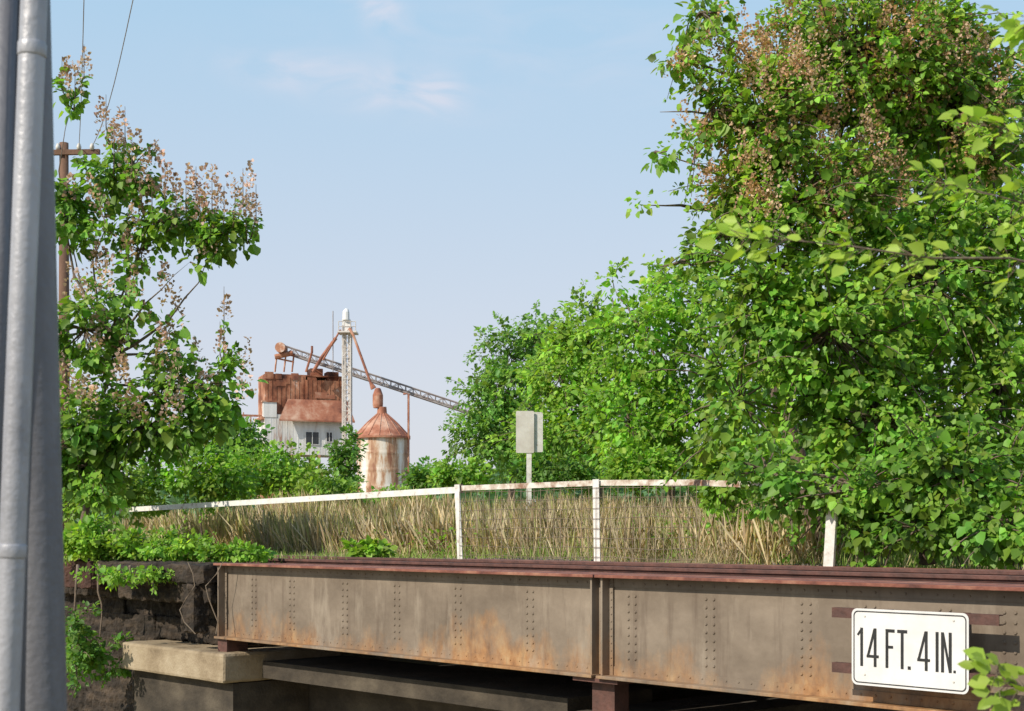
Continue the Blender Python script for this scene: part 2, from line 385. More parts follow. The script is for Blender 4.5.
# timber bulkhead
tb=bthing('timber_bulkhead','dark weathered stacked timbers left of the girder end','retaining wall')
def timber(x0,x1,y0,y1,z0,z1,m=M_wood,nm='timber',lab=None):
    q=MB(); q.box(x0,x1,y0,y1,z0,z1); o=q.build(nm,m,tb); rough(o,.10,.12,.03)
    if lab:o['label']=lab
timber(-3.3,-.08,-.28,.55,-.27,-.03); timber(-2.7,-.12,-.16,.6,-.56,-.26)
timber(-3.6,-.1,.38,.75,-.84,-.53); timber(-2.6,-.1,.34,.75,-1.16,-.82); timber(-7.4,-3.38,-.1,.7,-.31,-.04); timber(-7.4,-2.78,.12,.7,-.58,-.28)
timber(-7.4,-3.5,.32,.75,-.86,-.55); timber(-7.4,-2.5,.3,.75,-1.16,-.83); timber(-7.4,-2.45,.25,.75,-3.2,-1.13)
timber(-4.3,-3.2,-.36,-.02,-.42,-.02,M_redwood,'end_block','reddish brown end block'); timber(-2.3,-1.1,-.46,-.26,-.33,-.08,M_wood,'end_block')
timber(-.62,-.3,-.3,-.05,-.95,-.3,M_wood,'upright_timber')
# tracks
def track(v0,label,top):
    t=bthing('railway_track',label,'railway track')
    for dv in (0,1.435):
        m=MB(); y=v0+dv
        m.box(-50,15.9,y-.035,y+.035,top-.04,top); m.box(-50,15.9,y-.009,y+.009,top-.065,top-.041); m.box(-50,15.9,y-.065,y+.065,top-.079,top-.066)
        m.build('rail',M_rail,t,bevel=.006)
    k=-12.0
    while k<15.6:
        m=MB(); m.box(k-.11,k+.11,v0-.5,v0+1.935,-.24 if k<=0 else -.0795,top-.08); m.build('sleeper',M_rust if k>0 else M_wood,t); k+=.52
track(1.4,'rusty railway track running across the girder bridge',.035)
for v,l in ((.55,'rust stained guard beam nearest the camera along the deck'),(3.85,'rust stained guard beam along the far deck edge by the railing')):
    m=MB(); m.box(.05,15.5,v-.07,v+.07,-.0795,-.01); o=m.build('guard_beam',M_rust,bevel=.01); o.location=(GX,GY,0); o.rotation_euler=(0,0,ROT); tag(o,l,'beam')
# ---------------------------------------------------------------- railing
rl=bthing('bridge_railing','white pipe handrail with posts along the far bridge edge','railing')
RV=4.52
ra=solve_u(122,RV); rb=solve_u(457,RV); rc=solve_u(600,RV); rd=solve_u(860,RV)
def depth(u,v): return W(u,v).y
zl=CZ+23/F*depth(ra,RV)
def flatbar(m,pts,w,t=.018):
    for (a,b) in zip(pts[:-1],pts[1:]):
        m.hexa([(a[0],a[1]-t,a[2]-w),(b[0],b[1]-t,b[2]-w),(b[0],b[1]+t,b[2]-w),(a[0],a[1]+t,a[2]-w)],[(a[0],a[1]-t,a[2]+w),(b[0],b[1]-t,b[2]+w),(b[0],b[1]+t,b[2]+w),(a[0],a[1]+t,a[2]+w)])
pts=[(ra,RV,zl),(rb,RV,1.08)]
mb=MB(); flatbar(mb,pts,.05); mb.build('top_rail',M_white,rl)
mb=MB(); mb.box(rb-.02,rb+.12,RV-.03,RV+.03,1.03,1.17); mb.build('rail_sleeve',M_wire,rl)
mb=MB(); flatbar(mb,[(rb+.125,RV,1.105),(rc,RV,1.11),(lerp(rc,rd,.4),RV,1.07),(rd,RV,.93)],.04); mb.build('top_rail',M_whiterust,rl)
mb=MB(); mb.tube([(ra,RV-.03,zl-.1),(ra-.02,RV-.03,zl+.32)],.03,6); mb.build('end_stub',M_white,rl,smooth=True)
for px,le in ((463,-.08),(600,-.03)):
    u=solve_u(px,RV); mb=MB(); mb.hexa([(u-.06,RV-.06,-.1),(u+.06,RV-.06,-.1),(u+.06,RV-.046,-.1),(u-.06,RV-.046,-.1)],[(u-.06+le,RV-.06,1.16),(u+.06+le,RV-.06,1.16),(u+.06+le,RV-.046,1.16),(u-.06+le,RV-.046,1.16)])
    mb.hexa([(u-.06,RV-.045,-.1),(u-.045,RV-.045,-.1),(u-.045,RV+.04,-.1),(u-.06,RV+.04,-.1)],[(u-.06+le,RV-.045,1.16),(u-.045+le,RV-.045,1.16),(u-.045+le,RV+.04,1.16),(u-.06+le,RV+.04,1.16)])
    mb.build('post',M_white,rl)
u=solve_u(829,RV-.2); mb=MB(); mb.box(-.07,.07,-.02,.02,-.15,.74); mb.box(-.07,.0,.021,.09,-.15,.74)
o=mb.build('leaning_post',M_white,None); o.location=W(u,RV-.2,0); o.rotation_euler=(.1,.14,ROT); tag(o,'short leaning white post stub under the right tree foliage','post')
mb=MB(); u0=solve_u(463,RV); u1=solve_u(700,RV)
n=int((u1-u0)/.14)
for i in range(n+1):
    x=lerp(u0,u1,i/n); mb.tube([(x,RV-.08,-.02),(x+.01,RV-.08,1.05)],.0045,3,False)
for k in range(8):
    z=.05+.14*k; mb.tube([(lerp(u0,u1,i/6),RV-.08,z+.015*math.sin(i*2+k)) for i in range(7)],.0045,3,False)
mb.build('wire_mesh',M_wire,rl)
# ---------------------------------------------------------------- clearance sign
SV=-.30
su0=solve_u(852,SV); su1=solve_u(969,SV)
Y0=W(su0,SV).y
zt=CZ-(608-HZ)/F*Y0; zb=CZ-(684-HZ)/F*Y0
SW=su1-su0; SH=zt-zb
sg=thing('clearance_sign','white clearance sign reading 14 FT. 4 IN. on the girder','sign',W(su0,SV,zb),ROT)
def rrect(w,h,r,n=6,x0=0,z0=0):
    p=[]
    for cx,cz,a0 in ((x0+w-r,z0+h-r,0),(x0+r,z0+h-r,90),(x0+r,z0+r,180),(x0+w-r,z0+r,270)):
        for k in range(n+1):
            a=math.radians(a0+90*k/n); p.append((cx+r*math.cos(a),cz+r*math.sin(a)))
    return p
def plate(pl,y0,y1):
    m=MB(); n=len(pl); m.v=[(x,y0,z) for x,z in pl]+[(x,y1,z) for x,z in pl]
    m.f=[tuple(range(n)),tuple(range(2*n-1,n-1,-1))]+[(i,i+n,(i+1)%n+n,(i+1)%n) for i in range(n)]; return m
plate(rrect(SW,SH,.05),-.004,0).build('sign_panel',M_sign,sg)
bo=MB(); i_=.018; oo=rrect(SW-2*i_,SH-2*i_,.04,6,i_,i_); ii=rrect(SW-2*i_-.018,SH-2*i_-.018,.033,6,i_+.009,i_+.009); n=len(oo)
bo.v=[(x,-.0065,z) for x,z in oo]+[(x,-.0065,z) for x,z in ii]; bo.f=[(i,(i+1)%n,(i+1)%n+n,i+n) for i in range(n)]
bo.build('border_line',M_black,sg)
z0=.25*SH; z1=.75*SH; th=.025; hh=z1-z0; lay=[0]
lt=MB()
def seg(a,b,w=th):
    lay[0]+=1; y=-.0065-.0002*(lay[0]%6)
    a=Vector((a[0],a[1]));b=Vector((b[0],b[1]));d=(b-a).normalized();q=Vector((-d.y,d.x))*w/2
    lt.poly([(p.x,y,p.y) for p in (a-q,b-q,b+q,a+q)])
def vb(x,za=z0,zb_=z1,w=th): seg((x,za),(x,zb_),w)
def hb(xa,xb,z,w=th): seg((xa,z),(xb,z),w)
X=lambda f:(.006+f*.90)*SW
vb(X(.095)); seg((X(.055),z1-.06),(X(.095),z1-.010),.018)
def four(a,b):
    xb=X(b)-.033; vb(xb); hb(X(a),X(b),z0+hh*.27,.022); seg((X(a)+.012,z0+hh*.27),(xb-.004,z1-.004),.021)
four(.145,.265)
vb(X(.345)); hb(X(.345)-th/2,X(.42),z1-th/2); hb(X(.345),X(.405),z0+hh*.54,.022)
hb(X(.445),X(.54),z1-th/2); vb(X(.4925))
hb(X(.56)-.013,X(.56)+.013,z0+.013,.026)
four(.635,.755)
vb(X(.82)); vb(X(.87)); vb(X(.94)); seg((X(.87)+.004,z1-.012),(X(.94)-.004,z0+.012),.020)
hb(X(.975)-.006,X(.975)+.014,z0+.011,.021)
lt.build('lettering',M_black,sg)
for k,(px0,px1,fz) in enumerate(((833,1000,.93),(833,1012,.2))):
    a=solve_u(px0,SV+.02)-su0; b2=solve_u(px1,SV+.02)-su0
    m=MB(); m.box(a,b2,.004,.012,fz*SH-.04,fz*SH+.04); m.box(a,b2,.012,.07,fz*SH+.032,fz*SH+.04); m.box(a,b2,.012,.07,fz*SH-.04,fz*SH-.032); m.box(.15,.2,.0125,.29,fz*SH-.03,fz*SH+.03); m.box(SW-.2,SW-.15,.0125,.29,fz*SH-.03,fz*SH+.03)
    m.build('mounting_channel',M_rail,sg)
for x in (.12*SW,.88*SW):
    for z in (.14*SH,.9*SH):
        m=MB(); m.rivet(x,-.005,z,.010); m.build('bolt',M_alu,sg)
# ---------------------------------------------------------------- far road sign
d=34; s0=P(529,540,d); rs=thing('road_sign','pale back of a rectangular sign on white post above grass','sign',s0)
k=d/F
m=MB(); m.box(-.06,.06,-.015,.015,0,128*k); m.box(-.06,-.03,.016,.05,0,128*k); m.build('post',M_white,rs)
plate(rrect(18*k,42*k,.03,4,-13*k,87*k),-.03,-.022).build('sign_panel',M_alu,rs)
m=plate(rrect(14*k,40*k,.03,4,0,88*k),-.002,.004); o=m.build('sign_panel',M_white,rs); o.rotation_euler=(0,0,math.radians(6)); o.location=(0,.02,0)
# ---------------------------------------------------------------- near pole
pp=thing('steel_pole','grey steel pole with conduit close at the left edge','pole',P(30,533,3.0)+Vector((0,0,-1.6)))
org=pp.location.copy()
q=P
m=MB(); a=q(24,0,3.05); b_=q(41,711,3.05); dirv=(a-b_)
m.tube([b_-dirv*.8,b_,a,a+dirv*.35],.054,24); m.build('shaft',M_pole,pp,smooth=True,org=org)
m=MB(); a=q(34,0,2.9); b_=q(6,711,2.9); dv=a-b_
m.tube([b_-dv*.6,b_,a,a+dv*.35],.0265,20); cd=m.build('conduit',M_cond,pp,smooth=True,org=org)
for f in (.07,.775):
    m=MB(); p=a-dv*f; m.tube([p-dv*.010,p-dv*.008,p+dv*.008,p+dv*.010],[.0272,.0285,.0285,.0272],20); m.build('coupling',M_cond,cd,smooth=True,org=org)
m=MB(); a=q(6,0,2.97); b_=q(-14,711,2.97); dv=a-b_; m.tube([b_-dv*.6,a+dv*.35],.024,16); m.build('conduit',M_pole,pp,smooth=True,org=org)
# ---------------------------------------------------------------- utility pole and wires
d=35; up=thing('utility_pole','brown wooden utility pole with crossarm behind left tree','utility pole',P(64,545,d)); org=up.location.copy()
t=P(64,143,d); m=MB(); m.tube([org-Vector((0,0,.5)),t],[.16,.11],12); m.build('shaft',M_pine,up,smooth=True,org=org)
m=MB(); c=P(76,154,d); m.hexa([c+Vector((-.75,-.2,-.07)),c+Vector((.6,-.1,-.02)),c+Vector((.6,.0,-.02)),c+Vector((-.75,-.1,-.07))],[c+Vector((-.75,-.2,.05)),c+Vector((.6,-.1,.1)),c+Vector((.6,.0,.1)),c+Vector((-.75,-.1,.05))]); m.build('crossarm',M_pine,up,org=org)
for px in (58,79,92):
    m=MB(); p=P(px,150,d-.1); m.tube([p,p+Vector((0,0,.08)),p+Vector((0,0,.16))],[.05,.06,.03],8); m.build('insulator',M_alu,up,smooth=True,org=org)
for (pa,pb,l) in (((79,147),(84,0),'thin overhead wire rising straight above the utility pole'),((92,147),(133,0),'thin overhead wire slanting up right from the utility pole')):
    a=P(pa[0],pa[1],d-.1); b_=P(pb[0],pb[1],25); m=MB()
    m.tube([a+(b_-a)*s+Vector((0,0,-.35*math.sin(math.pi*min(s,1)))) for s in [i/8*1.0 for i in range(9)]]+[a+(b_-a)*1.8+Vector((0,0,.8))],.009,5)
    tag(m.build('overhead_wire',M_conv,org=a),l,'wire')
# ---------------------------------------------------------------- grain elevator
D=142; s=D/F
eb=thing('grain_elevator_building','rusted grain elevator house with white lower storey','elevator building',P(265,538,D),math.radians(20))
SX=1.06
def eb_box(x0,x1,y0,y1,za,zb2,name,m,par=eb,lab=None,bev=0):
    q=MB(); q.box(x0*s*SX,x1*s*SX,y0*s,y1*s,za*s,zb2*s); o=q.build(name,m,par,bevel=bev)
    if lab:o['label']=lab
    return o
lower=eb_box(0,79,0,47,84,124,'lower_storey',M_elwhite)
for i in range(16): eb_box(i*5.2,i*5.2+.4,-.2,-.01,84,124,'siding_seam',M_elwhite,lower)
upper=eb_box(1,40,6,45,124.1,164,'upper_bin',M_elrust)
u2=eb_box(40.1,78,3,45,124.1,160,'upper_bin',M_elrust)
for i in range(9): eb_box(3+i*4.3,3.5+i*4.3,5.6,5.95,125,163.5-(i%2),'batten',M_elrust,upper)
for i in range(9): eb_box(41+i*4.3,41.5+i*4.3,2.65,2.95,125,160+(i%3),'batten',M_elrust,u2)
r3=random.Random(8)
for i in range(6):   # loose patched sheets
    x=r3.uniform(2,72); z=r3.uniform(140,156); w_=r3.uniform(6,13); h_=r3.uniform(4,10); y=(5.6 if x<34 else 2.5)-.05*i*.3
    if x<40<x+w_: continue
    eb_box(x,min(x+w_,78),y-.2,y,z,min(z+h_,161),'patch_sheet',r3.choice([M_elrust,M_elroof,M_elwhite]))
for i,(a,b2,hh2) in enumerate(((1,9,167),(11,17,165.5),(26,33,166.5),(42,50,163),(72,79,165))): eb_box(a,b2,5,7,160,hh2,'parapet_sheet',r3.choice([M_elrust,M_elroof]))
eb_box(1.5,79,8,46.5,164.1,165.5,'roof',M_elrust); eb_box(46,58,12,30,165.6,173,'roof_hatch',M_elroof); eb_box(62,73,10,26,160.1,170,'roof_hatch',M_elrust)
q=MB(); q.hexa([(12*s*SX,-8*s,117*s),(85*s*SX,-8*s,117*s),(80*s*SX,2.2*s,139*s),(22*s*SX,2.2*s,139*s)],[(12*s*SX,-8*s,118.5*s),(85*s*SX,-8*s,118.5*s),(80*s*SX,2.2*s,140*s),(22*s*SX,2.2*s,140*s)])
q.build('lean_to_roof',M_elroof,eb)
eb_box(-1.5,11,-.6,5.9,121,136,'side_panel',M_elwhite); eb_box(-3,12,-1.5,6,136.1,137.5,'side_eave',M_elrust); eb_box(-3,-.1,2,46,119,122,'side_eave',M_elrust)
for (x0,x1,za,zb2) in ((38,52,94,108),(58,65,97,108)):
    w_=eb_box(x0,x1,-.9,-.4,za,zb2,'window',M_elwhite); eb_box(x0+.9,x1-.9,-1.1,-.95,za+1,zb2-1,'pane',M_glass,w_); eb_box((x0+x1)/2-.3,(x0+x1)/2+.3,-1.3,-1.11,za+1,zb2-1,'mullion',M_elwhite,w_)
w_=eb_box(-1,-.05,12,22,96,108,'window',M_elwhite); eb_box(-1.3,-1.05,13,21,97,107,'pane',M_glass,w_)
for x in (1,26,52,77):
    for y in (1,45): eb_box(x-1.2,x+1.2,y-1.2,y+1.2,-2,84,'leg',M_elrust)
eb_box(-20,-1,10,30,96,98,'platform',M_elrust); eb_box(-19,-18,11,12,0,126,'platform_post',M_elrust); eb_box(-12,-11,11,12,0,124,'platform_post',M_elrust); eb_box(-20,-1,11,13,122,124,'platform_roof',M_elroof)
eb_box(2,60,8,40,-2,70,'lower_bin',M_elrust)
ch=thing('conveyor','long lattice conveyor gallery sloping over the elevator and silo','conveyor',P(283,538,144)); org=ch.location.copy()
s2=144/F
def E(px,py,d=144): return P(px,py,d)
A0=E(286,346); A1=E(480,410)
for (dy,dz) in ((0,0),(0,-8),(9,0),(9,-8)):
    m=MB(); o_=Vector((0,dy*s2,dz*s2*.9)); m.tube([A0+o_,A1+o_],.07,5); m.build('chord',M_conv,ch,org=org)
n=26
for dy in (0,9):
    m=MB(); o_=Vector((0,dy*s2,0)); dn=Vector((0,0,-8*s2*.9))
    for i in range(n+1):
        p=A0.lerp(A1,i/n); m.tube([p+o_,p+o_+dn],.035,4)
        if i<n:
            p2=A0.lerp(A1,(i+1)/n); m.tube([p+o_,p2+o_+dn] if i%2 else [p+o_+dn,p2+o_],.035,4)
    m.build('lattice',M_conv,ch,org=org)
m=MB(); m.hexa([A0+Vector((0,.1,-.6)),A1+Vector((0,.1,-.6)),A1+Vector((0,.8,-.6)),A0+Vector((0,.8,-.6))],[A0+Vector((0,.1,-.45)),A1+Vector((0,.1,-.45)),A1+Vector((0,.8,-.45)),A0+Vector((0,.8,-.45))]); m.build('belt_trough',M_conv,ch,org=org)
c=E(281,348,143.6); m=MB(); m.tube([c+Vector((0,-.6,0)),c+Vector((0,.9,0))],.52,14); m.tube([c+Vector((-.6,0,-.9)),c+Vector((1.2,0,-.5))],.26,8); m.build('head_pulley_hood',M_elrust,ch,org=org)
m=MB()
for px in (277,286,294): m.tube([E(px,354,143.8),E(px-2,372,143.8)],.09,5)
m.tube([E(275,358,143.8),E(294,362,143.8)],.09,5); m.build('support_leg',M_elrust,ch,org=org)
for pl_,rr_ in (([E(313,372,143),E(322,357,143),E(336,338,143)],.18),([E(306,372,143),E(312,352,143),E(312,346,143)],.12)):
    m=MB(); m.tube(pl_,rr_,8); m.build('feed_pipe',M_elroof,ch,org=org)
lt_=thing('leg_tower','tall pale lattice elevator leg tower with top platform','tower',P(346,538,140)); org=lt_.location.copy()
T=lambda px,py,dy=0:P(px,py,140)+Vector((0,dy,0))
for px in (342.5,350.5):
    for dy in (0,1.0):
        m=MB(); m.tube([T(px,538,dy),T(px,325,dy)],.075,5); m.build('corner_post',M_tower,lt_,org=org)
for dy in (0,1.0):
    m=MB()
    for i in range(20):
        ya=538-i*10.6; yb=ya-10.6
        m.tube([T(342.5,ya,dy),T(350.5,yb,dy)] if i%2 else [T(350.5,ya,dy),T(342.5,yb,dy)],.035,4); m.tube([T(342.5,ya,dy),T(350.5,ya,dy)],.035,4)
    m.build('bracing',M_tower,lt_,org=org)
for x in (345,348.5):
    m=MB(); a=T(x,538,.4); b_=T(x,322,.4); m.box(a.x-.09,a.x+.09,a.y-.1,a.y+.2,a.z,b_.z); m.build('leg_casing',M_tower,lt_,org=org)
m=MB(); a=T(338,333);b_=T(357,331.5); m.box(a.x,b_.x,a.y-.5,a.y+1.5,a.z,b_.z); m.build('platform',M_tower,lt_,org=org)
m=MB()
for px in (339,345,351,356): m.tube([T(px,332,-.4),T(px,322,-.4)],.04,4)
m.tube([T(339,322,-.4),T(356,322,-.4)],.04,4); m.tube([T(339,327,-.4),T(356,327,-.4)],.035,4); m.build('guard_rail',M_tower,lt_,org=org)
m=MB(); c=T(346,315,.4); m.tube([c+Vector((0,-.4,-.5)),c+Vector((0,-.4,.3)),c+Vector((.1,-.4,.6))],[.36,.34,.15],10); a=T(342,331);b_=T(350,319); m.box(a.x,b_.x,a.y,a.y+1,a.z,b_.z); m.build('head_house',M_elwhite,lt_,org=org)
m=MB(); m.tube([T(333,372),T(333,311)],.045,4); m.build('mast',M_conv,lt_,org=org)
m=MB(); m.tube([T(350,329,-.3),T(354,336,-.6),T(372,384,-1.5),T(375,390,-1.5)],[.18,.13,.13,.3],8); m.build('spout',M_elroof,lt_,org=org)
m=MB(); m.tube([T(341,330,-.3),T(323,360,0)],.09,6); m.build('spout',M_elroof,lt_,org=org)
sD=137; ss=sD/F; so=thing('grain_silo','round corrugated grain silo with rusty cone roof','silo',P(382,538,sD))
def ring(m,prof,n=40):
    b=len(m.v)
    for r,z in prof:
        for k in range(n): t=2*math.pi*k/n; m.v.append((r*math.cos(t),r*math.sin(t),z))
    for i in range(len(prof)-1):
        for k in range(n): m.f.append((b+i*n+k,b+i*n+(k+1)%n,b+(i+1)*n+(k+1)%n,b+(i+1)*n+k))
R=25.3*ss; H=101*ss; pr_=[]
nb=66
for i in range(nb+1): pr_.append((R+(.012 if i%2 else 0)+(.05 if i%11==0 else 0),H*i/nb))
m=MB(); ring(m,pr_); m.build('wall',M_silo,so,smooth=True)
m=MB(); ring(m,[(R+.3,H-.2),(R+.3,H),(R*.6,H+14*ss),(5*ss,H+23*ss),(4.5*ss,H+30*ss)]); rf=m.build('roof',M_elroof,so)
for k in range(16):
    m=MB(); t=2*math.pi*k/16; c_,s_=math.cos(t),math.sin(t); m.tube([((R+.3)*c_,(R+.3)*s_,H+.03),(R*.6*c_,R*.6*s_,H+14*ss+.03),(5*ss*c_,5*ss*s_,H+23*ss+.03)],.045,4); m.build('roof_rib',M_elroof,rf)
m=MB(); ring(m,[(4.5*ss,H+29*ss),(5.2*ss,H+32*ss),(5.2*ss,H+42*ss),(3*ss,H+48*ss),(.2,H+49*ss)],16); o=m.build('roof_cap',M_elroof,rf); o.location=(-.4,0,0)
m=MB(); m.box(-R-.5,-R-.45,-.9,-.85,0,H); m.box(-R-.5,-R-.45,-.35,-.3,0,H)
for k in range(24): m.box(-R-.5,-R-.45,-.85,-.35,k*.4,k*.4+.05)
m.build('ladder',M_conv,so)
m=MB(); m.tube([(0,0,0),(0,0,143*ss),(-.5,0,143*ss)],.12,6); o=m.build('support_mast',M_elroof,smooth=True); o.location=P(408.5,538,136); tag(o,'thin rusty mast standing at the right side of the silo','mast')
# ---------------------------------------------------------------- vegetation
GR=(.19,.38,.045); DG=(.105,.25,.04); BR=(.22,.40,.05); OL=(.19,.33,.05)
LD=27.5
sp=[P(x,y+8,LD-.5) for x,y in ((75,90),(106,118),(114,140),(132,160),(152,200),(176,205),(196,190),(200,215),(224,210),(243,192),(246,215),(256,208),(224,310),(220,345),(84,68),(128,250),(100,200),(62,80),(125,130),(165,185),(212,200),(235,205),(140,180),(186,200))]
tree('flowering_tree','left tree with upright dry seed spikes and big drooping leaves','tree',P(85,545,LD+.5),
 [blob(75,95,16,24,LD,20,.6),blob(115,180,30,28,LD,28,.8),blob(165,222,50,20,LD,30,.85),blob(222,238,30,20,LD,25,.9),blob(68,215,18,50,LD,28,1.2),blob(140,250,35,22,LD,30,.7),blob(190,262,30,14,LD,25,.4),blob(130,300,34,25,LD,30,.6),
  blob(85,330,36,40,LD,32,.9),blob(75,430,45,60,LD,40,1.0),blob(175,350,36,22,LD,30,.55),blob(190,385,50,24,LD,30,.85),blob(215,405,32,28,LD,30,.9),blob(150,425,70,34,LD,35,1.0),blob(90,465,45,40,LD,30,1.0)],
 360,19,.36,.19,(.15,.32,.042),11,tr=.085,spikes=sp,spikeh=.6,nspike=75,wide=1.1,shell=.3,spikezone=lambda x,y:y<430 and x<262 and not(y<175 and x<100 and y>120),twigs=1,var=.5,yel=.45,sprays=120,spl=.6,pink=True,limb=1.9,droop=.7,spn=55)
tree('flowering_tree','tall right tree topped with brown dried flower clusters','tree',P(830,560,20.5),
 [blob(765,125,55,60,19,60),blob(865,55,110,70,19.5,70),blob(700,12,42,14,19,30,.5),blob(680,58,18,16,19,25,.35),blob(660,112,18,14,19,20,.5),blob(655,152,20,12,19,20,.8),blob(640,205,22,12,19,20,1.0),blob(712,110,32,45,19,30,.5),blob(800,200,90,55,19,60),blob(950,110,80,90,20,60),blob(725,235,45,28,19,30,.6),blob(680,262,40,18,19,25,.5)],
 600,27,.28,.125,GR,21,tr=.15,nspike=560,spikezone=lambda x,y: 15<y<250 and 655<x<1020 and (x-835)**2/190**2+(y-125)**2/118**2<1.05,wide=1.1,shell=.35,var=.55,yel=.6,spikeh=.36,spn=46,twigs=.8,sprays=320,spl=.85,limb=1.6)
tree('broadleaf_tree','dense middle right tree with sunlit drooping heart leaves','tree',P(870,560,19.5),
 [blob(760,300,50,50,18.5,50),blob(830,330,90,80,18.5,60),blob(930,280,100,90,19,70),blob(1000,380,70,110,19,60),blob(880,420,100,70,18.5,60),blob(740,400,45,60,18.5,50),blob(1010,230,50,60,19,40)],
 580,29,.30,.13,(.175,.36,.043),22,tr=.13,wide=1.1,shell=.35,var=.55,yel=.6,twigs=.6,droop=.8,sprays=280,spl=.85,limb=1.5)
tree('broadleaf_tree','low spreading tree at right with dark bare lower limbs','tree',P(930,562,17.2),
 [blob(765,470,36,34,17.5,40,.6),blob(860,490,80,36,17,50,.7),blob(960,475,70,46,16.5,45),blob(1010,525,45,34,16,40,.9),blob(790,508,30,18,17.5,30,.3),blob(920,528,60,20,16.5,40,.8),blob(870,530,35,18,17,40,.7)],
 220,22,.25,.12,(.15,.32,.04),23,tr=.14,wide=1.15,shell=.3,twigs=1,droop=.7,sprays=70,spl=.6,var=.5,yel=.4,limb=1.5)
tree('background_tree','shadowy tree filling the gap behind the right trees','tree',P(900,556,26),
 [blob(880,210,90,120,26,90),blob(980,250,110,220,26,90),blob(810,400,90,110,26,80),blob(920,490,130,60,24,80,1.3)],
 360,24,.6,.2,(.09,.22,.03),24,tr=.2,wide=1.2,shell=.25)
tree('background_tree','bright green bushy tree just left of the right trees','tree',P(680,550,33),
 [blob(695,300,48,50,33,60),blob(645,335,38,48,33,50),blob(700,420,60,60,33,60),blob(630,420,50,50,33,50),blob(614,288,20,14,33,20,.6)],
 340,26,.46,.17,(.19,.40,.045),31,tr=.14,wide=1.0,shell=.4,sprays=190,spl=.9,var=.5,yel=.5)
tree('background_tree','yellow green tree with light crown behind the sign','tree',P(585,548,42),
 [blob(588,342,36,36,42,50),blob(560,375,38,38,42,50),blob(600,420,50,50,42,50),blob(560,440,45,35,42,50)],
 340,26,.46,.18,(.22,.41,.05),32,tr=.15,wide=1.0,shell=.42,sprays=130,spl=1.0,var=.5,yel=.5)
tree('background_tree','darker rounded tree at the left end of tree line','tree',P(505,546,58),
 [blob(512,356,36,32,58,40),blob(500,400,40,36,58,40),blob(488,440,40,32,58,40),blob(540,345,28,26,58,40),blob(525,430,40,40,58,40)],
 350,26,.55,.21,(.155,.33,.06),33,tr=.2,wide=1.0,shell=.45,sprays=130,spl=1.2,var=.45,yel=.4)
def shrub(px,py,rx,ry,d,label,col,seed,ls=.12,n=60,per=22,name='shrub',cr=.22,sprays=12):
    tree(name,label,'shrub',P(px,HZ+(.45)/d*F,d),[blob(px,py,rx,ry,d),blob(px+rx*.5,py+ry*.3,rx*.6,ry*.7,d),blob(px-rx*.5,py+ry*.25,rx*.6,ry*.7,d)],n,per,cr,ls,col,seed,tr=.025,stemname='stem',shell=.2,wide=1.0,twigs=.5,droop=.2,sprays=sprays,spl=cr*1.6,var=.4,yel=.4)
shrub(110,480,50,40,31,'tall green shrub under the left tree beside the pole',OL,41,n=120,cr=.3,ls=.14)
shrub(205,468,50,32,31,'leafy green shrub under the right side of left tree',GR,42,n=120,cr=.3,ls=.14)
shrub(155,544,60,14,21.2,'low bright green weeds clump on the timber bulkhead',BR,43,n=130,ls=.09,cr=.13)
shrub(235,552,34,6,20.3,'low bright green weeds beside the left girder end',BR,44,n=44,ls=.08,cr=.09)
shrub(88,540,26,24,21.4,'bright weeds spilling over the timbers next to the pole',BR,45,n=80,ls=.10,cr=.15)
shrub(275,472,48,26,60,'rounded green bush below the elevator house',GR,46,n=170,ls=.22,cr=.5)
shrub(235,440,30,30,70,'dark bush at the left foot of the elevator house',DG,47,n=120,ls=.26,cr=.6)
shrub(330,488,30,14,50,'small yellow green bush left of the silo foot',OL,48,n=80,ls=.18,cr=.35)
shrub(385,500,44,12,52,'low tangled brush hiding the foot of the silo',GR,61,n=110,ls=.16,cr=.28)
shrub(425,476,14,22,95,'dark distant bush just right of the silo',DG,49,n=80,ls=.32,cr=.8)
shrub(640,465,34,24,31,'low bush beneath the bright middle trees',GR,50,n=100,ls=.13,cr=.26)
shrub(560,470,40,16,40,'low dark shrub right of the sign post',DG,51,n=90,ls=.16,cr=.3)
shrub(347,458,12,28,120,'dark bush growing between elevator house and silo',DG,58,n=60,ls=.4,cr=.8)
shrub(460,474,30,14,52,'low green shrub below the dark rounded tree',GR,52,n=90,ls=.18,cr=.35)
shrub(368,549,20,8,21.9,'small broad leaved weed clump beside the deck edge',BR,53,n=22,ls=.12,cr=.1)
shrub(722,470,26,40,22,'leafy sapling at the right end of the white rail',BR,54,n=60,ls=.12,cr=.22)
shrub(780,525,40,16,21.5,'weedy bush between the railing end and right trees',OL,60,n=50,ls=.11,cr=.18)
shrub(78,640,12,50,20.2,'dark ivy leaves at the base of the timber bulkhead',DG,55,n=26,ls=.09,cr=.15)
shrub(130,574,50,9,19.6,'trailing leafy vine spilling down the dark timbers',GR,56,n=36,ls=.075,cr=.1)
shrub(100,655,40,22,20.8,'shaded weeds against the lower timbers beside the concrete',DG,59,n=40,ls=.08,cr=.12)
rg=np.random.default_rng(5); n=26000
ang=rg.uniform(-.75,.75,n); dd_=rg.uniform(170,260,n); x=np.tan(ang)*dd_
hh_=9+3*np.sin(x*.05)+2*np.sin(x*.17+1)+1.5*np.sin(x*.41)
z=hh_*rg.random(n)**.6
Pt=np.stack([x,dd_,z],1)
o=leaves('distant_wood',Pt,rdirs(rg,n),np.array([-.3,-.6,.7])+rg.normal(size=(n,3))*.4,rg.uniform(1,2.2,n),colvar(rg,n,(.13,.25,.11),.35,.2),M_leaf)
tag(o,'distant green wood along the horizon','wood',kind='stuff')
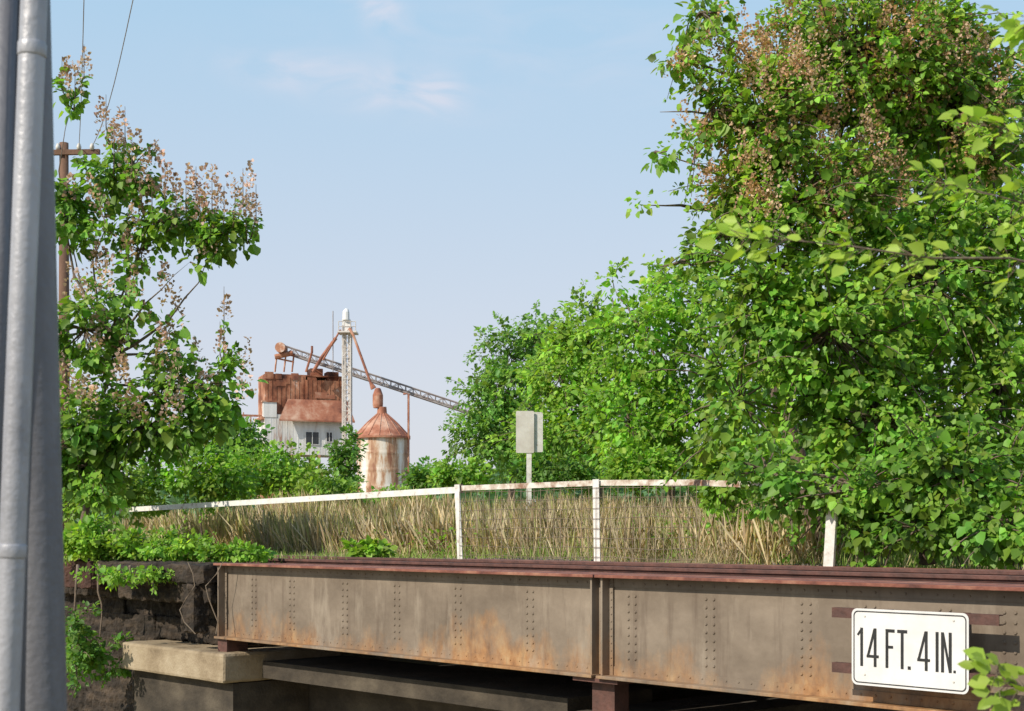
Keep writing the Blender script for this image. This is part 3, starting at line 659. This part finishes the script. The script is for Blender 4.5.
def grassf(name,label,n,vr,ur,hr,wd,cols,seed,lo=-.5,hi=.25,ws=.5):
    rg=np.random.default_rng(seed); u=rg.uniform(*ur,n); v=vr[0]+(vr[1]-vr[0])*rg.random(n)**1.4
    dens=np.array([mn.noise(Vector((a*ws,b*ws,seed)))+.5*mn.noise(Vector((a*1.7,b*1.7,seed))) for a,b in zip(u,v)])
    k=dens>rg.uniform(lo,hi,n); u=u[k];v=v[k];dn=dens[k];n=len(u)
    Pt=np.stack([GX+u*UX+v*VX,GY+u*UY+v*VY,np.array([tz(a,b)-.03 for a,b in zip(u,v)])],1)
    px=512+Pt[:,0]/Pt[:,1]*F; k=(Pt[:,1]>3)&(px>20)&(px<1060); Pt=Pt[k];dn=dn[k];n=len(Pt)
    A=np.array([0,0,1.])+rg.normal(size=(n,3))*np.array([.30,.30,.12]); Nn=np.array([-.3,-1,.5])+rg.normal(size=(n,3))*np.array([.6,.3,.2])
    S=rg.uniform(*hr,n)*(1+.5*dn)
    ci=rg.integers(0,len(cols),n); Co=np.array(cols)[ci]*(1+.3*rg.uniform(-1,1,(n,1)))
    T=np.array([[0,0,0],[wd,.02,0],[wd*.6,.6,.05],[0.001,1,.16],[-wd*.6,.6,.05],[-wd,.02,0]])
    o=leaves(name,Pt,A,Nn,S,np.clip(Co,.01,.9),M_grass,None,(0,0,0),1.0,T); tag(o,label,'grass',kind='stuff')
TAN=[(.64,.53,.37),(.70,.61,.46),(.54,.42,.29),(.44,.45,.20)]
GRN=[(.24,.38,.08),(.34,.42,.12),(.20,.31,.06),(.56,.49,.29)]
grassf('tall_dry_grass','patchy tan dry grass beyond the white railing',75000,(6.4,26),(-20,8),(.25,.95),.0075,TAN,71,-.35,.35,.4)
grassf('green_grass','mixed green grass and weeds along the track',50000,(6.0,28),(-24,8),(.08,.34),.03,GRN,72,-.3,.35,.35)
grassf('track_edge_grass','short grass tufts along the deck edge',9000,(.9,6.4),(-14,-.6),(.06,.2),.04,GRN,73)
rg=np.random.default_rng(77); nc=120; n=15000; cu=rg.uniform(-20,7,nc); cv=rg.uniform(5.8,20,nc); ci=rg.integers(0,nc,n); ch_=rg.uniform(.12,.6,nc)
u=cu[ci]+rg.normal(size=n)*.35; v=np.maximum(cv[ci]+rg.normal(size=n)*.35,5.2)
Pt=np.stack([GX+u*UX+v*VX,GY+u*UY+v*VY,ch_[ci]*rg.random(n)+np.array([tz(a,b) for a,b in zip(u,v)])],1)
o=leaves('weeds',Pt,rdirs(rg,n),np.array([-.2,-.3,.9])+rg.normal(size=(n,3))*.4,rg.uniform(.04,.10,n),colvar(rg,n,GR,.4,.5),M_leaf); tag(o,'low broad leaved weeds among the grass','weeds',kind='stuff')
rr=random.Random(4)
for i,(px,l) in enumerate(((190,'dry tan vine hanging over the dark timbers, left one'),(214,'dry tan vine looping by the girder end, right one'))):
    m=MB(); pts=[P(px+rr.uniform(-4,4)+7*math.sin(k*1.1+i*2),562+k*12,18.6) for k in range(7)]; m.tube(pts,.007,5)
    tag(m.build('hanging_vine',M_wire,org=P(px,562,18.6)),l,'vine')
org=P(1230,533,4.2)+Vector((0,0,-1.6))
t=thing('overhanging_sapling','nearby sapling branches with bright yellow green leaves entering from right','sapling',org)
rg=np.random.default_rng(90); m=MB()
topz=P(1230,-60,4.2); m.tube([org,P(1225,300,4.2),topz],[.04,.03,.015],8)
paths=[([ (1228,330,4.2),(1120,285,4.1),(1010,258,4.0),(930,258,3.9),(850,246,3.9),(790,240,3.9),(725,236,3.9)],85),
       ([(1225,230,4.2),(1110,215,4.1),(1030,205,4.0),(975,190,4.0),(930,180,4.0)],45),
       ([(1226,180,4.2),(1120,140,4.2),(1040,138,4.1),(1000,128,4.1),(965,122,4.1)],40),
       ([(1226,-40,4.2),(1130,-20,4.2),(1060,10,4.1),(1010,30,4.1)],50),
       ([(1222,760,4.0),(1120,725,3.6),(1055,700,3.5),(1015,684,3.5),(988,668,3.5)],44)]
Ps=[];As=[]
for pts,nl in paths:
    V=[P(*a) for a in pts]; m.tube(V,[.005*(1-.8*i/(len(V)-1)) for i in range(len(V))],5)
    for j in range(nl):
        f=rg.random()**.7*(len(V)-1.001); f=max(f,1.0); i=int(f); p=V[i].lerp(V[min(i+1,len(V)-1)],f-i); dr=(V[min(i+1,len(V)-1)]-V[i]).normalized()
        side=1 if rg.random()<.5 else -1
        tw=Vector((dr.x*.6+rg.normal()*.3,rg.normal()*.5,side*rg.uniform(.2,.9)-.1)).normalized()*rg.uniform(.01,.08)
        Ps.append(p+tw); As.append(np.array(tw.normalized())*.7+np.array(dr)*.8+np.array([0,0,-.2])+rg.normal(size=3)*.25)
        m.tube([p,p+tw],.0012,3)
m.build('stem',M_bark,t,smooth=True,org=org)
n=len(Ps); Ps=np.array([list(p) for p in Ps]); As=np.array(As)
leaves('foliage',Ps,As,np.array([-.3,-.6,.7])+rg.normal(size=(n,3))*.55,rg.uniform(.03,.062,n),colvar(rg,n,(.34,.50,.07),.25,.5),M_leaf,t,org,1.0)
# ---------------------------------------------------------------- light, sky, camera
az=Vector((-.74,-.62,0)).normalized(); el=math.radians(37)
sd=Vector((az.x*math.cos(el),az.y*math.cos(el),math.sin(el)))
L=bpy.data.lights.new('sun','SUN'); L.energy=5.0; L.angle=math.radians(.53); L.color=(1,.91,.77)
o=bpy.data.objects.new('sun',L); C.objects.link(o); o.rotation_euler=sd.to_track_quat('Z','Y').to_euler()
w=bpy.data.worlds.new('World'); bpy.context.scene.world=w; w.use_nodes=True; nt=w.node_tree; N=nt.nodes; K=nt.links
bg=N['Background']; bg.inputs[1].default_value=.13
sky=N.new('ShaderNodeTexSky'); sky.sky_type='NISHITA'; sky.sun_disc=False; sky.sun_elevation=el; sky.sun_rotation=math.atan2(sd.x,sd.y)
sky.air_density=1.2; sky.dust_density=2.0; sky.ozone_density=1.5
tc=N.new('ShaderNodeTexCoord'); sx=N.new('ShaderNodeSeparateXYZ'); K.new(tc.outputs['Generated'],sx.inputs[0])
def mt(op,a,b=0.0):
    n=N.new('ShaderNodeMath'); n.operation=op
    for i,x in enumerate((a,b)):
        if isinstance(x,(int,float)): n.inputs[i].default_value=x
        else: K.new(x,n.inputs[i])
    return n.outputs[0]
def mixc(f,a,b):
    mx=N.new('ShaderNodeMix'); mx.data_type='RGBA'
    for i,x in ((0,f),(6,a),(7,b)):
        if isinstance(x,float): mx.inputs[i].default_value=x
        elif isinstance(x,tuple): mx.inputs[i].default_value=(*x,1)
        else: K.new(x,mx.inputs[i])
    return mx.outputs[2]
rp=N.new('ShaderNodeValToRGB'); K.new(sx.outputs[2],rp.inputs[0])
cols=[(0,(.79,.79,.84)),(.12,(.69,.74,.85)),(.36,(.45,.68,.89)),(1,(.18,.34,.64))]
while len(rp.color_ramp.elements)<4: rp.color_ramp.elements.new(.5)
for i,(p,c) in enumerate(cols): rp.color_ramp.elements[i].position=p; rp.color_ramp.elements[i].color=(*c,1)
hz=N.new('ShaderNodeVectorMath'); hz.operation='SCALE'; hz.inputs['Scale'].default_value=1/.13; K.new(rp.outputs[0],hz.inputs[0])
base=mixc(.86,sky.outputs[0],hz.outputs[0])
ta=mt('DIVIDE',sx.outputs[0],mt('MAXIMUM',sx.outputs[1],.05)); tb_=mt('DIVIDE',sx.outputs[2],mt('MAXIMUM',sx.outputs[1],.05))
def wisp(px,py,rx,ry,sl):
    a=mt('SUBTRACT',ta,(px-512)/F); b=mt('ADD',mt('SUBTRACT',tb_,(HZ-py)/F),mt('MULTIPLY',a,sl))
    r=mt('ADD',mt('POWER',mt('DIVIDE',a,rx/F),2.0),mt('POWER',mt('DIVIDE',b,ry/F),2.0))
    return mt('POWER',2.718,mt('MULTIPLY',r,-1.6))
ms=mt('ADD',mt('ADD',mt('ADD',wisp(350,82,130,28,.16),wisp(440,92,26,20,0)),wisp(380,12,30,30,.4)),mt('MULTIPLY',wisp(560,40,260,60,.1),.3))
nz=N.new('ShaderNodeTexNoise'); nz.inputs['Scale'].default_value=16; nz.inputs['Detail'].default_value=9; nz.inputs['Distortion'].default_value=1.2; mp=N.new('ShaderNodeMapping'); mp.inputs['Scale'].default_value=(1,1,2.4)
K.new(tc.outputs['Generated'],mp.inputs[0]); K.new(mp.outputs[0],nz.inputs['Vector'])
mr=N.new('ShaderNodeMapRange'); mr.inputs[1].default_value=.34; mr.inputs[2].default_value=.75; K.new(nz.outputs['Fac'],mr.inputs[0])
cf=mt('MINIMUM',mt('MULTIPLY',mt('MULTIPLY',ms,mr.outputs[0]),.65),.4)
K.new(mixc(cf,base,(6.9,6.2,6.6)),bg.inputs[0])
sc=bpy.context.scene; sc.view_settings.view_transform='Standard'; sc.view_settings.look='None'; sc.view_settings.exposure=0
cam=bpy.data.cameras.new('camera'); cam.lens=36*F/1024; cam.sensor_width=36; cam.shift_y=(HZ-355.5)/1024; cam.clip_end=6000; cam.clip_start=.05
cam.dof.use_dof=True; cam.dof.focus_distance=18; cam.dof.aperture_fstop=8
co=bpy.data.objects.new('camera',cam); C.objects.link(co); co.location=(0,0,CZ); co.rotation_euler=(math.radians(90),0,0); sc.camera=co
